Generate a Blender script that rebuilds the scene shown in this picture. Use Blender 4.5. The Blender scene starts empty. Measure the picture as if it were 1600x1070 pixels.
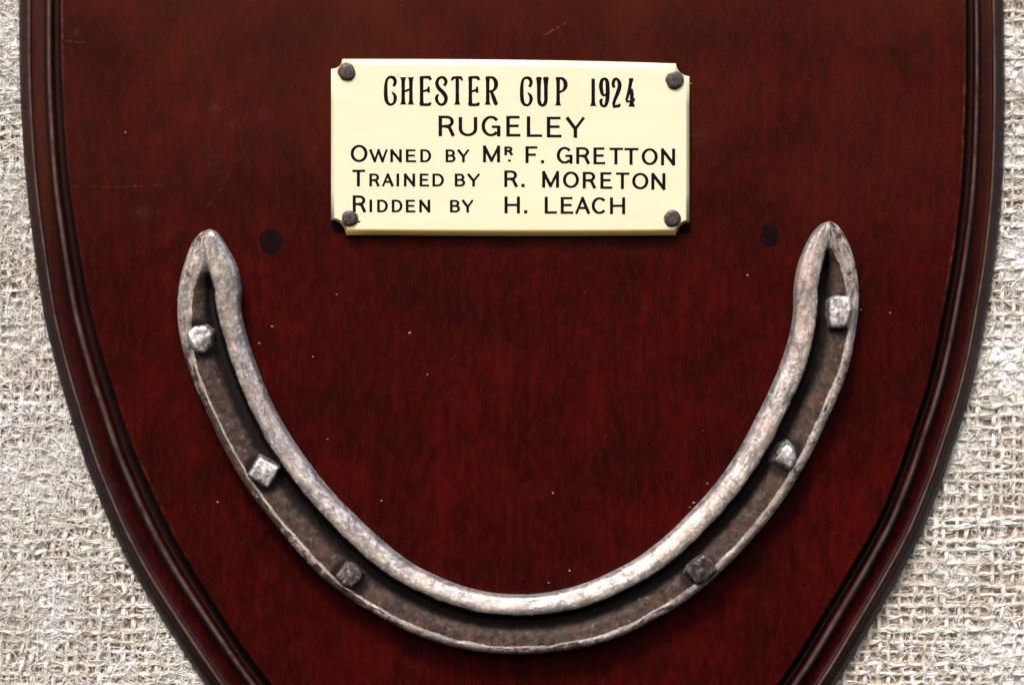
import bpy, math, random
import numpy as np
R = math.radians
rng = np.random.default_rng(7); random.seed(7)
sc = bpy.context.scene; COL = sc.collection

# ------------------------------------------------------------ camera, sky, sun
D = 0.5; S = 0.000125                       # camera to board face (m); metres per photo pixel on that face
cam_d = bpy.data.cameras.new("camera"); cam = bpy.data.objects.new("camera", cam_d); COL.objects.link(cam)
TILT = R(15)                                # the plaque hangs tipped forward; the camera looks up at it squarely
cT, sT = math.cos(TILT), math.sin(TILT)
cam.location = (0, -D * cT, -D * sT); cam.rotation_euler = (R(90) + TILT, 0, 0)
cam_d.sensor_width = 36; cam_d.lens = 36 * D / (1600 * S)
cam_d.clip_start = 0.01; cam_d.clip_end = 50
cam_d.dof.use_dof = True; cam_d.dof.focus_distance = D - 0.003; cam_d.dof.aperture_fstop = 10
sc.camera = cam
SUN_EL, SUN_AZ = R(42), R(-16)              # azimuth from the camera side, towards the left
w = bpy.data.worlds.new("World"); sc.world = w; w.use_nodes = True
nt = w.node_tree; bg = nt.nodes["Background"]
sky = nt.nodes.new("ShaderNodeTexSky"); sky.sky_type = 'NISHITA'; sky.sun_disc = False
sky.sun_elevation = SUN_EL; sky.sun_rotation = R(180) - SUN_AZ
sky.air_density = 1.0; sky.dust_density = 2.5; sky.ozone_density = 1.0
nt.links.new(sky.outputs[0], bg.inputs[0]); bg.inputs[1].default_value = 0.13
sd = bpy.data.lights.new("sun", 'SUN'); sd.energy = 2.0; sd.angle = R(13); sd.color = (1, .97, .93)
sun = bpy.data.objects.new("sun", sd); COL.objects.link(sun)
from mathutils import Vector, Matrix
sdir = Vector((math.sin(SUN_AZ) * math.cos(SUN_EL), -math.cos(SUN_AZ) * math.cos(SUN_EL), math.sin(SUN_EL)))
sun.rotation_euler = sdir.to_track_quat('Z', 'Y').to_euler()
sc.view_settings.view_transform = 'Standard'; sc.view_settings.look = 'None'
sc.view_settings.exposure = 1.1

# ------------------------------------------------------------ helpers
def P(px, py, h=0.0):
    """photo pixel + height h (mm) over the board face -> metres"""
    x, y, z = P0(px, py, h); return (x, y * cT - z * sT, y * sT + z * cT)
def P0(px, py, h=0.0):
    """the same in the board's own upright frame"""
    hm = h * 0.001; k = S * (D - hm) / D
    return ((px - 800) * k, -hm, (535 - py) * k)
def PA(px, py, h):
    px, py, h = np.broadcast_arrays(np.asarray(px, float), np.asarray(py, float), np.asarray(h, float))
    hm = h * 0.001; k = S * (D - hm) / D
    y = -hm; z = (535 - py) * k
    return np.stack([(px - 800) * k, y * cT - z * sT, y * sT + z * cT], -1)
def empty(name, loc, label=None, cat=None, group=None):
    o = bpy.data.objects.new(name, None); COL.objects.link(o); o.location = loc
    o.empty_display_size = 0.005
    tag(o, label, cat, group); return o
def tag(o, label=None, cat=None, group=None, kind=None):
    if label: o['label'] = label
    if cat: o['category'] = cat
    if group: o['group'] = group
    if kind: o['kind'] = kind
    return o
def wloc(o):
    v = Vector((0, 0, 0))
    while o is not None: v += o.location; o = o.parent
    return v
def mesh_np(name, V, F, mat, parent=None, smooth=True, origin=None, kind=None):
    """V (n,3) world coordinates, F (m,k) indices -> one object"""
    V = np.asarray(V, np.float32).reshape(-1, 3); F = np.asarray(F, np.int32)
    if origin is None: origin = wloc(parent) if parent else Vector((0, 0, 0))
    origin = Vector(origin)
    me = bpy.data.meshes.new(name)
    k = F.shape[1]; m = F.shape[0]
    me.vertices.add(len(V)); me.vertices.foreach_set('co', (V - np.array(origin, np.float32)).ravel())
    me.loops.add(m * k); me.loops.foreach_set('vertex_index', F.ravel())
    me.polygons.add(m); me.polygons.foreach_set('loop_start', np.arange(0, m * k, k, dtype=np.int32))
    me.update(calc_edges=True); me.validate()
    me.polygons.foreach_set('use_smooth', np.full(len(me.polygons), smooth))
    me.materials.append(mat)
    o = bpy.data.objects.new(name, me); COL.objects.link(o)
    if parent: o.parent = parent; o.location = origin - wloc(parent)
    else: o.location = origin
    if kind: o['kind'] = kind
    return o
def mesh_py(name, V, F, mat, parent=None, smooth=False, kind=None, bevel=0, seg=2):
    org = wloc(parent) if parent else Vector((0, 0, 0))
    me = bpy.data.meshes.new(name); me.from_pydata([tuple(Vector(v) - org) for v in V], [], F); me.update()
    me.polygons.foreach_set('use_smooth', np.full(len(me.polygons), smooth))
    me.materials.append(mat)
    o = bpy.data.objects.new(name, me); COL.objects.link(o); o.parent = parent
    if kind: o['kind'] = kind
    if bevel:
        b = o.modifiers.new('bevel', 'BEVEL'); b.width = bevel; b.segments = seg; b.limit_method = 'ANGLE'; b.angle_limit = R(20)
    return o
def grid_faces(n, m, wrap=False):
    i = np.arange(n - 1)[:, None]; j = np.arange(m if wrap else m - 1)[None, :]
    j2 = (j + 1) % m
    return np.stack([i * m + j, (i + 1) * m + j, (i + 1) * m + j2, i * m + j2], -1).reshape(-1, 4)
def interp(y, tab):
    t = np.array(tab, float); return np.interp(y, t[:, 0], t[:, 1])
def spline(P_, n):
    """Catmull-Rom through points, n samples per span"""
    P_ = np.array(P_, float); Q = np.vstack([2 * P_[0] - P_[1], P_, 2 * P_[-1] - P_[-2]]); out = []
    for i in range(len(P_) - 1):
        a, b, c, d = Q[i:i + 4]
        for t in np.arange(n) / n:
            out.append(.5 * ((2 * b) + (c - a) * t + (2 * a - 5 * b + 4 * c - d) * t * t + (3 * b - a - 3 * c + d) * t ** 3))
    out.append(P_[-1]); return np.array(out)
_nt = {}
def vnoise(x, y, seed=0):
    """smooth value noise, arrays -> -1..1"""
    if seed not in _nt: _nt[seed] = np.random.default_rng(1000 + seed).uniform(-1, 1, (256, 256))
    T = _nt[seed]; x = np.asarray(x, float); y = np.asarray(y, float)
    xi = np.floor(x).astype(int); yi = np.floor(y).astype(int); fx = x - xi; fy = y - yi
    fx = fx * fx * (3 - 2 * fx); fy = fy * fy * (3 - 2 * fy)
    g = lambda a, b: T[a % 256, b % 256]
    return (g(xi, yi) * (1 - fx) + g(xi + 1, yi) * fx) * (1 - fy) + (g(xi, yi + 1) * (1 - fx) + g(xi + 1, yi + 1) * fx) * fy
def smooth01(x): x = np.clip(x, 0, 1); return x * x * (3 - 2 * x)
def tubes(C, rad, sides):
    """C (N,K,3) centre lines, rad (N,K) -> verts, quads"""
    N, K, _ = C.shape
    T = np.gradient(C, axis=1); T /= np.linalg.norm(T, axis=2, keepdims=True) + 1e-12
    ref = np.array([0, cT, sT]); B = np.cross(T, ref); B /= np.linalg.norm(B, axis=2, keepdims=True) + 1e-9
    U = np.cross(B, T)
    a = np.arange(sides) * 2 * math.pi / sides
    V = C[:, :, None] + rad[:, :, None, None] * (np.cos(a)[None, None, :, None] * B[:, :, None] + np.sin(a)[None, None, :, None] * U[:, :, None])
    f = grid_faces(K, sides, True)
    F = (f[None] + (np.arange(N) * K * sides)[:, None, None]).reshape(-1, 4)
    return V.reshape(-1, 3), F

# ------------------------------------------------------------ materials
class NB:
    def __init__(s, name):
        s.m = bpy.data.materials.new(name); s.m.use_nodes = True; s.t = s.m.node_tree
        s.b = s.t.nodes['Principled BSDF']; s.co = s.t.nodes.new('ShaderNodeTexCoord').outputs['Object']
    def n(s, typ, **kw):
        x = s.t.nodes.new(typ)
        for k, v in kw.items(): setattr(x, k, v)
        return x
    def put(s, sock, v):
        if isinstance(v, bpy.types.NodeSocket): s.t.links.new(v, sock)
        else:
            if isinstance(v, tuple) and len(v) == 3 and sock.type == 'RGBA': v = v + (1,)
            sock.default_value = v
    def geo(s):
        x = s.n('ShaderNodeVectorRotate', rotation_type='X_AXIS'); s.put(x.inputs['Vector'], s.n('ShaderNodeNewGeometry').outputs['Position'])
        x.inputs['Angle'].default_value = -TILT; return x.outputs[0]
    def mapc(s, scale, co=None):
        x = s.n('ShaderNodeMapping'); s.put(x.inputs[0], co or s.geo()); x.inputs['Scale'].default_value = scale; return x.outputs[0]
    def noise(s, scale, detail=3, rough=.5, co=None, dist=0, vec=None):
        x = s.n('ShaderNodeTexNoise'); s.put(x.inputs['Vector'], s.mapc(vec or (1, 1, 1), co))
        x.inputs['Scale'].default_value = scale; x.inputs['Detail'].default_value = detail
        x.inputs['Roughness'].default_value = rough; x.inputs['Distortion'].default_value = dist
        return x.outputs['Fac']
    def ramp(s, fac, stops):
        x = s.n('ShaderNodeValToRGB'); s.put(x.inputs[0], fac); e = x.color_ramp.elements
        while len(e) < len(stops): e.new(.5)
        for q, (p, c) in zip(e, stops):
            q.position = p; q.color = (c, c, c, 1) if isinstance(c, (int, float)) else tuple(c) + (1,)
        return x.outputs[0]
    def math(s, op, a, b=0.0, c=None, clamp=False):
        x = s.n('ShaderNodeMath', operation=op, use_clamp=clamp); s.put(x.inputs[0], a); s.put(x.inputs[1], b)
        if c is not None: s.put(x.inputs[2], c)
        return x.outputs[0]
    def mix(s, f, a, b, mode='MIX'):
        x = s.n('ShaderNodeMix', data_type='RGBA', blend_type=mode); s.put(x.inputs[0], f); s.put(x.inputs[6], a); s.put(x.inputs[7], b); return x.outputs[2]
    def attr(s, name):
        x = s.n('ShaderNodeAttribute'); x.attribute_name = name; return x.outputs['Fac']
    def bump(s, h, dist, strength=1.0, nrm=None):
        x = s.n('ShaderNodeBump'); s.put(x.inputs['Height'], h); x.inputs['Distance'].default_value = dist; x.inputs['Strength'].default_value = strength
        if nrm: s.put(x.inputs['Normal'], nrm)
        return x.outputs[0]
    def set(s, **kw):
        for k, v in kw.items(): s.put(s.b.inputs[k.replace('_', ' ')], v)
        return s.m

def seg_mask(nb, ax, ay, bx, by, wpx):
    """0..1 mask of a thin worn line between two board points (photo pixels)"""
    a = P0(ax, ay); b = P0(bx, by)
    pos = nb.geo(); sx = nb.n('ShaderNodeSeparateXYZ'); nb.put(sx.inputs[0], pos); x, z = sx.outputs[0], sx.outputs[2]
    dx, dz = b[0] - a[0], b[2] - a[2]; L = math.hypot(dx, dz); dx /= L; dz /= L
    rx = nb.math('SUBTRACT', x, a[0]); rz = nb.math('SUBTRACT', z, a[2])
    t = nb.math('ADD', nb.math('MULTIPLY', rx, dx), nb.math('MULTIPLY', rz, dz))
    d = nb.math('ABSOLUTE', nb.math('SUBTRACT', nb.math('MULTIPLY', rx, dz), nb.math('MULTIPLY', rz, dx)))
    over = nb.math('MAXIMUM', nb.math('MULTIPLY', t, -1), nb.math('SUBTRACT', t, L)); over = nb.math('MAXIMUM', over, 0)
    d = nb.math('ADD', d, over)
    return nb.math('SUBTRACT', 1, nb.math('DIVIDE', d, wpx * S), clamp=True)

def wood_mat(name, field=True):
    nb = NB(name)
    fine = nb.noise(1, 4, .65, vec=(900, 300, 260)); mot = nb.noise(1, 4, .65, vec=(260, 150, 130), dist=.8)
    streak = nb.noise(1, 3, .55, vec=(330, 100, 28), dist=.6)
    blot = nb.noise(55, 4, .6)
    grit = nb.noise(2600, 2, .7)
    warm = nb.noise(28, 2, .5)
    c = nb.ramp(streak, [(.25, (.026, .0004, .0003)), (.5, (.038, .0008, .0005)), (.8, (.052, .0016, .0008))])
    c = nb.mix(nb.ramp(blot, [(.40, .75), (.64, 0)]), c, (.012, .0006, .0007))
    if not field: c = nb.mix(.5, c, (.004, .0004, .0006))
    c = nb.mix(nb.ramp(mot, [(.38, .65), (.52, 0)]), c, (.011, .0003, .0004))
    c = nb.mix(nb.ramp(fine, [(.45, 0), (.75, .30)]), c, (.075, .008, .004))
    c = nb.mix(nb.ramp(grit, [(.3, .5), (.5, 0)]), c, (.006, .0006, .0008))
    c = nb.mix(nb.ramp(grit, [(.55, 0), (.8, .3)]), c, (.10, .012, .006))
    # brown sheen haze painted into the wood colour near the top of the shield
    sx = nb.n('ShaderNodeSeparateXYZ'); nb.put(sx.inputs[0], nb.geo())
    top = nb.math('MULTIPLY', nb.ramp(nb.math('MULTIPLY', sx.outputs[2], 12), [(.15, 0), (.85, .6)]), nb.ramp(warm, [(.35, .25), (.65, 1)]))
    c = nb.mix(top, c, (.058, .0125, .0045))
    rough = nb.math('ADD', nb.math('MULTIPLY', blot, .12), .10 if field else .20)
    if field:
        sc_ = [(850, 55, 884, 36, 2.4, .7), (112, 291, 185, 293, 1.3, .35), (185, 293, 255, 289, 1.2, .4), (348, 285, 358, 272, 1.8, .5),
               (318, 330, 350, 290, 1.6, .3), (102, 64, 135, 67, 2.6, .35), (1188, 640, 1196, 630, 1.2, .4), (255, 289, 275, 315, 1.5, .25),
               (1330, 250, 1342, 262, 1.4, .3), (700, 610, 712, 628, 1.2, .3)]
        brk = nb.ramp(nb.noise(1500, 3, .7), [(.46, 0), (.66, .8)])
        tot = None
        for ax, ay, bx, by, wd, st in sc_:
            m = nb.math('MULTIPLY', seg_mask(nb, ax, ay, bx, by, wd), st); tot = m if tot is None else nb.math('MAXIMUM', tot, m)
        tot = nb.math('MULTIPLY', tot, brk)
        c = nb.mix(tot, c, (.22, .09, .055))
        # dull bloomed marks on the varnish
        for (x, y, r, st) in [(336, 170, 14, .30), (366, 196, 13, .35), (412, 178, 14, .22), (222, 336, 16, .30), (486, 233, 12, .25), (330, 245, 30, .14), (118, 52, 14, .3), (1392, 60, 14, .15), (1092, 215, 22, .25)]:
            p = P0(x, y); v = nb.n('ShaderNodeVectorMath', operation='DISTANCE'); nb.put(v.inputs[0], nb.geo()); v.inputs[1].default_value = p
            m = nb.math('SUBTRACT', 1, nb.math('DIVIDE', v.outputs['Value'], r * S), clamp=True)
            m = nb.math('MULTIPLY', nb.math('MULTIPLY', m, nb.ramp(nb.noise(900, 3, .7), [(.4, 0), (.62, 1)])), st)
            c = nb.mix(nb.math('MULTIPLY', m, .75), c, (.10, .05, .045))
    wear = nb.math('MULTIPLY', nb.attr('wear'), nb.math('MULTIPLY', nb.ramp(nb.noise(500, 4, .7), [(.42, 0), (.62, 1)]), nb.ramp(nb.noise(38, 2, .5), [(.5, .08), (.66, .8)])))
    c = nb.mix(wear, c, (.20, .055, .015))
    if not field:
        c = nb.mix(nb.math('MULTIPLY', nb.attr('dirt_shade'), .85), c, (.0022, .0022, .0026))  # moulding's shaded faces and groove darkened in the colour itself
        cw = nb.math('MULTIPLY', nb.attr('crest_glint'), nb.ramp(nb.noise(260, 4, .65), [(.32, .25), (.62, 1)]))
        c = nb.mix(cw, c, (.085, .064, .054))  # grey highlight painted onto the bead crests
    bmp = nb.bump(nb.noise(1, 3, .6, vec=(1500, 900, 500)), .00002, .5)
    bmp = nb.bump(nb.noise(220, 3, .5), .00008, .35, bmp)
    return nb.set(Base_Color=c, Roughness=.5, Specular_IOR_Level=.03, Coat_Weight=.11 if field else .36, Coat_Roughness=rough, Normal=bmp, Coat_Normal=bmp)

M = {}
M['wood'] = wood_mat('dark_mahogany'); M['rim'] = wood_mat('mahogany_moulding', False)
nb = NB('black_filler')
M['filler'] = nb.set(Base_Color=nb.ramp(nb.noise(900, 3), [(.35, (.003, .0012, .0015)), (.65, (.009, .0010, .0012))]), Roughness=.85, Specular_IOR_Level=.06, Normal=nb.bump(nb.noise(1200, 3), .0001))
# ivory
nb = NB('old_ivory')
c = nb.ramp(nb.noise(1, 3, .5, vec=(60, 60, 300)), [(.3, (.63, .575, .39)), (.7, (.665, .615, .43))])
c = nb.mix(nb.ramp(nb.noise(300, 4, .6), [(.62, 0), (.8, .25)]), c, (.66, .52, .28))
c = nb.mix(nb.attr('edge_yellow'), c, (.74, .47, .11))
c = nb.mix(nb.math('MULTIPLY', nb.attr('grime'), nb.ramp(nb.noise(900, 3, .6), [(.3, .5), (.6, 1)])), c, (.16, .075, .02))
M['ivory'] = nb.set(Base_Color=c, Roughness=.42, Specular_IOR_Level=.4, Subsurface_Weight=.0, Normal=nb.bump(nb.noise(500, 3), .00002, .4))
nb = NB('black_lettering_ink')
M['ink'] = nb.set(Base_Color=nb.ramp(nb.noise(1800, 3, .7), [(.4, (.003, .002, .005)), (.85, (.018, .010, .014))]), Roughness=.8, Specular_IOR_Level=.05)
# tacks
nb = NB('dark_iron_tack')
c = nb.ramp(nb.noise(1500, 3, .6), [(.3, (.016, .012, .013)), (.5, (.045, .036, .038)), (.68, (.10, .065, .05))])
M['tack'] = nb.set(Base_Color=c, Metallic=.35, Roughness=.5, Normal=nb.bump(nb.noise(1300, 3), .00008, .7))
# silver plate, worn, with grime kept by the fullering
nb = NB('worn_silver_plate')
g = nb.attr('grime')
n1 = nb.noise(270, 5, .70, dist=.8); n2 = nb.noise(1500, 4, .7); n3 = nb.noise(150, 3, .6)
silver = nb.ramp(n2, [(.3, (.27, .225, .20)), (.5, (.46, .395, .36)), (.7, (.76, .71, .68))])
cb = nb.n('ShaderNodeCombineXYZ'); nb.put(cb.inputs[0], nb.attr('along')); nb.put(cb.inputs[1], nb.attr('across'))
st1 = nb.noise(1, 4, .65, co=cb.outputs[0], vec=(.030, .085, 1)); st2 = nb.noise(1, 4, .72, co=cb.outputs[0], vec=(.10, .26, 1))
silver = nb.mix(nb.ramp(st1, [(.48, 0), (.56, .8)]), silver, (.21, .175, .165))
silver = nb.mix(nb.math('MULTIPLY', nb.attr('tarnish'), nb.ramp(st1, [(.35, .35), (.55, .9)])), silver, (.20, .185, .185))
silver = nb.mix(nb.ramp(st2, [(.58, 0), (.63, .75)]), silver, (.10, .082, .08))
silver = nb.mix(nb.ramp(st2, [(.34, .7), (.42, 0)]), silver, (.90, .86, .84))
silver = nb.mix(nb.ramp(n3, [(.42, 0), (.62, .5)]), silver, (.50, .37, .305))
silver = nb.mix(nb.ramp(n1, [(.55, 0), (.60, .8)]), silver, (.15, .125, .12))
dirt = nb.ramp(nb.noise(800, 4, .7), [(.3, (.012, .008, .006)), (.46, (.036, .023, .018)), (.62, (.075, .050, .041)), (.78, (.25, .19, .16))])
dirt = nb.mix(nb.ramp(nb.noise(240, 3, .6), [(.45, 0), (.65, .6)]), dirt, (.075, .034, .024))
dirt = nb.mix(nb.ramp(nb.noise(360, 3, .6), [(.55, 0), (.7, .5)]), dirt, (.028, .034, .030))
dirt = nb.mix(nb.math('MULTIPLY', nb.ramp(nb.math('ADD', nb.attr('dirt_shade'), nb.math('MULTIPLY', nb.math('SUBTRACT', nb.noise(700, 3, .6), .5), .7)), [(.2, 0), (.85, 1)]), .92), dirt, (.006, .004, .004))  # dirt blackened further for the shade by the wall and nails
gg = nb.math('ADD', g, nb.math('MULTIPLY', nb.math('SUBTRACT', nb.noise(900, 4, .7), .5), .9)); gg = nb.ramp(gg, [(.38, 0), (.62, 1)])
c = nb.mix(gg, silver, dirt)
ro = nb.math('ADD', nb.math('MULTIPLY', gg, .22), nb.ramp(n1, [(.4, .36), (.7, .56)]))
me_ = nb.math('SUBTRACT', .68, nb.math('MULTIPLY', gg, .63))
bm = nb.bump(nb.noise(650, 4, .6), .00010, .7); bm = nb.bump(n2, .00004, .6, bm); bm = nb.bump(st1, .00012, .5, bm)
M['silver'] = nb.set(Base_Color=c, Specular_IOR_Level=nb.math('SUBTRACT', .5, nb.math('MULTIPLY', gg, .38)), Roughness=ro, Metallic=me_, Normal=bm)
nb = NB('nail_metal')
n2 = nb.noise(900, 4, .7)
c = nb.ramp(n2, [(.34, (.06, .05, .048)), (.48, (.24, .215, .205)), (.66, (.56, .53, .51))])
M['nail'] = nb.set(Base_Color=c, Roughness=.45, Metallic=.7, Normal=nb.bump(nb.noise(600, 3), .00014, .7))
nb = NB('dull_nail_metal')
c = nb.ramp(nb.noise(900, 4, .7), [(.3, (.02, .014, .013)), (.52, (.09, .066, .06)), (.7, (.34, .30, .28))])
M['nail_dull'] = nb.set(Base_Color=c, Roughness=.5, Metallic=.5, Normal=nb.bump(nb.noise(800, 3), .00025, .8))
# cloth
def cloth_mat(name, a, b, c_, bumpd=.00012, tan=(.50, .42, .34)):
    nb = NB(name)
    c = nb.ramp(nb.noise(700, 4, .65), [(.3, a), (.5, b), (.68, c_)])
    c = nb.mix(nb.ramp(nb.noise(90, 3, .6), [(.42, .0), (.66, .4)]), c, tan)
    return nb.set(Base_Color=c, Roughness=.9, Specular_IOR_Level=.15, Normal=nb.bump(nb.noise(2600, 3, .7), bumpd, .9))
M['thread'] = cloth_mat('hessian_thread', (.48, .42, .35), (.66, .62, .565), (.80, .785, .765))
M['fibre'] = cloth_mat('hessian_fibre', (.60, .54, .47), (.74, .71, .675), (.84, .83, .83), .00004)
M['backing'] = cloth_mat('brown_jute_backing', (.28, .18, .11), (.44, .33, .24), (.60, .50, .41))
M['paint'] = cloth_mat('white_size_on_cloth', (.70, .69, .69), (.78, .78, .79), (.86, .86, .87), .0003)
nb = NB('dust'); M['dust'] = nb.set(Base_Color=(.25, .14, .11), Roughness=.9)

# ------------------------------------------------------------ shield outline (photo px, y)
OUT_L = [(-40, 30.5), (0, 30), (84, 30), (150, 31.5), (230, 36), (300, 42), (384, 52), (440, 60), (496, 69), (552, 82), (600, 95), (644, 108), (688, 121.5), (732, 136),
         (776, 153.5), (820, 172), (863, 192.5), (907, 216), (951, 243), (995, 271), (1039, 300), (1070, 321), (1120, 359), (1170, 402)]
OUT_R = [(-40, 1567), (0, 1568), (56, 1569), (130, 1570), (200, 1569.5), (256, 1568), (312, 1565), (368, 1559.5), (424, 1552.5), (500, 1540), (547, 1531.5), (593, 1521.5), (640, 1509),
         (687, 1493.5), (750, 1473), (790, 1457.5), (840, 1437), (882, 1415), (938, 1384), (994, 1351), (1030, 1330), (1070, 1305), (1120, 1270), (1170, 1231)]
def smooth_curve(tab, ys):
    p = spline([(y, x) for y, x in tab], 8); x = np.interp(ys, p[:, 0], p[:, 1])
    k = np.ones(9) / 9; xp = np.pad(x, 4, mode='reflect', reflect_type='odd'); return np.convolve(xp, k, 'valid')
# offsets from the outer edge: crest1, crest2, groove in, groove out, field edge  (y, value)
LW = {'r1': [(40, 15), (300, 15), (610, 16.5), (840, 18), (1040, 21)], 'r2': [(40, 47), (300, 46), (610, 51), (840, 56.5), (1040, 60)],
      'g0': [(40, 56), (300, 57), (610, 64), (840, 68), (1040, 70)], 'g1': [(40, 66), (300, 68), (610, 77), (840, 83), (1040, 83)]}
RW = {'r1': [(40, 15), (550, 16), (840, 19), (1010, 21)], 'r2': [(40, 43), (550, 49), (840, 50), (1010, 52)],
      'g0': [(40, 49), (550, 58), (840, 61), (1010, 65)], 'g1': [(40, 60), (550, 69), (840, 71), (1010, 75)]}
ys = np.arange(-40, 1171, 5.0)
def side(tab, W, sign):
    x = smooth_curve(tab, ys); dx = np.gradient(x, ys); L = np.sqrt(1 + dx * dx)
    nx, ny = sign * 1 / L, -sign * dx / L                      # inward normal in photo px
    wv = {k: interp(ys, v) for k, v in W.items()}
    return x, nx, ny, wv
Ls = side(OUT_L, LW, 1); Rs = side(OUT_R, RW, -1)
# bottom tip below the frame: join both sides with a smooth cap
def cap(off_pt_L, off_pt_R):
    return None
def ring(offf):
    """closed ring of points for an inward offset function offf(w)->array px; continues below and above the frame"""
    pts = []
    for (x, nx, ny, wv), rev in ((Ls, False), (Rs, True)):
        o = offf(wv); X = x + nx * o; Y = ys + ny * o
        q = np.stack([X, Y], 1); pts.append(q[::-1] if rev else q)
    a, b = pts
    # bottom point of the shield (outside the frame): quadratic joins that meet at a blunt tip
    ta = a[-1] - a[-4]; tb = b[0] - b[3]
    o = float(offf(Ls[3])[-1])
    tip = np.array([815., 1455. - 1.25 * o])
    def join(p, t, q, tq, n=16):
        t = t / np.linalg.norm(t); d = np.linalg.norm(q - p); u = np.linspace(0, 1, n + 1)[1:-1, None]
        h1 = p + t * d * .4; h2 = q - tq * d * .35
        return (1 - u) ** 3 * p + 3 * (1 - u) ** 2 * u * h1 + 3 * (1 - u) * u * u * h2 + u ** 3 * q
    j1 = join(a[-1], ta, tip, np.array([.93, .36])); j2 = join(b[0], tb, tip, np.array([-.93, .36]))[::-1]
    # top, above the frame
    ytop = -190 + o
    top = np.stack([np.linspace(b[-1][0], a[0][0], 24)[1:-1], np.full(22, ytop) + 0 * 1.], 1)
    return np.vstack([a, j1, tip[None], j2, b, [[b[-1][0], ytop]], top, [[a[0][0], ytop]]])
# profile: list of (offset function, height mm)
TH = -6.6
def mixo(k0, k1, t): 
    g = lambda w_, k: np.zeros_like(ys) if k == '0' else w_[k]
    return lambda w_: g(w_, k0) * (1 - t) + g(w_, k1) * t
prof = [(mixo('0', '0', 0), TH)]
for t, h in ((0, -6.2), (.05, -5.55), (.16, -4.85), (.34, -4.3), (.52, -3.85), (.66, -3.5), (.76, -3.2), (.84, -2.98), (.92, -2.84), (1.0, -2.79)): prof.append((mixo('0', 'r1', t), h))
for t, h in ((.04, -2.82), (.08, -2.93), (.12, -3.10), (.16, -3.24), (.22, -3.33), (.32, -3.37), (.44, -3.33), (.56, -3.22), (.66, -3.02), (.75, -2.70), (.82, -2.30), (.87, -1.98), (.92, -1.72), (.96, -1.60), (1.0, -1.55)): prof.append((mixo('r1', 'r2', t), h))
for t, h in ((.16, -1.58), (.32, -1.70), (.48, -1.95), (.65, -2.25), (.85, -2.55), (1.0, -2.66)): prof.append((mixo('r2', 'g0', t), h))
for t, h in ((.12, -2.70), (.5, -2.68), (.72, -2.4), (.86, -1.6), (.93, -.6), (.97, -.22), (1.0, -.07)): prof.append((mixo('g0', 'g1', t), h))
plus = lambda d: (lambda w_: w_['g1'] + d)
field_edge = [(plus(1.6), -.012), (plus(4), 0.0)]
shield = empty('wooden_shield', P(800, 1070, TH), 'dark red polished mahogany shield plaque with moulded edge', 'plaque')
rings = [(ring(f), h) for f, h in prof + field_edge[:1]]
nr = len(rings[0][0]); assert len(rings) > 38, len(rings)
V = np.concatenate([PA(r[:, 0], r[:, 1], h) for r, h in rings])
F = grid_faces(len(rings), nr, True)[:, ::-1]
mo = mesh_np('moulding', V, F, M['rim'], shield, True)
wr = np.zeros((len(rings), nr)); wr[-4:-1] = .9; wr[-5] = .3; 
a_ = mo.data.attributes.new('wear', 'FLOAT', 'POINT'); a_.data.foreach_set('value', wr.ravel().astype(np.float32))
cr = np.zeros((len(rings), nr)); st_ = np.zeros((len(rings), nr))
for i_, v_ in ((9, .35), (10, 1), (11, 1), (12, .25), (23, .3), (24, 1), (25, 1), (26, .6), (27, .2)): cr[i_] = v_       # highlight lines painted along the crests of the two beads
for i_, v_ in ((1, .2), (2, .45), (3, .6), (4, .65), (5, .6), (6, .6), (7, .5), (8, .3), (19, .15), (20, .4), (21, .6), (22, .6), (29, .3), (30, .6), (31, .6), (32, .8), (33, .85), (34, .7), (35, .5), (36, .2)): st_[i_] = v_   # shade painted on the outer face, cove end and groove
for nm, arr in (('crest_glint', cr), ('dirt_shade', st_)):
    a_ = mo.data.attributes.new(nm, 'FLOAT', 'POINT'); a_.data.foreach_set('value', arr.ravel().astype(np.float32))
# field: fan of inset rings so the panel carries a gently uneven surface
r0 = ring(field_edge[0][0]); r1 = ring(field_edge[1][0]); cen = r1.mean(0)
levels = [(r0, -.012), (r1, 0.0)] + [(cen + (r1 - cen) * k, 0.0) for k in (.9, .75, .5, .25, .02)]
V = np.concatenate([PA(r[:, 0], r[:, 1], h) for r, h in levels])
F = [tuple(int(i) for i in f) for f in grid_faces(2, nr, True)[:, ::-1]] + [tuple(range(nr, 2 * nr))]
fo = mesh_py('panel', [tuple(v) for v in V[:2 * nr]], F, M['wood'], shield, True)
fo.data.polygons[len(F) - 1].use_smooth = False
wr = np.zeros(len(fo.data.vertices)); wr[:nr] = .8
a_ = fo.data.attributes.new('wear', 'FLOAT', 'POINT'); a_.data.foreach_set('value', wr.ravel().astype(np.float32))
def blob(name, px, py, rx, ry, h, mat, parent, seed, dome=.05, n=28, rough=.08):
    a = np.arange(n) * 2 * math.pi / n; lv = [(1.0, h - .02), (.93, h + dome * .5), (.6, h + dome), (.25, h + dome * 1.05)]
    wob = 1 + rough * vnoise(np.cos(a) * 2 + 9, np.sin(a) * 2 + seed * 3.1, seed)
    V = np.concatenate([PA(px + rx * k * np.cos(a) * wob, py + ry * k * np.sin(a) * wob, hh) for k, hh in lv] + [PA(px, py, h + dome * 1.05)[None]])
    F = [list(map(int, f[::-1])) for f in grid_faces(4, n, True)] + [(3 * n + i, 3 * n + (i + 1) % n, 4 * n) for i in range(n)]
    return mesh_py(name, V, F, mat, parent, True)
blob('filled_hole', 423, 377, 19, 20, .01, M['filler'], shield, 1, .05)
blob('filled_hole', 1202, 367, 14, 19, .01, M['filler'], shield, 2, .05)
blob('pin_hole', 528, 353, 12, 11, .01, M['filler'], shield, 3, .04)
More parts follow.
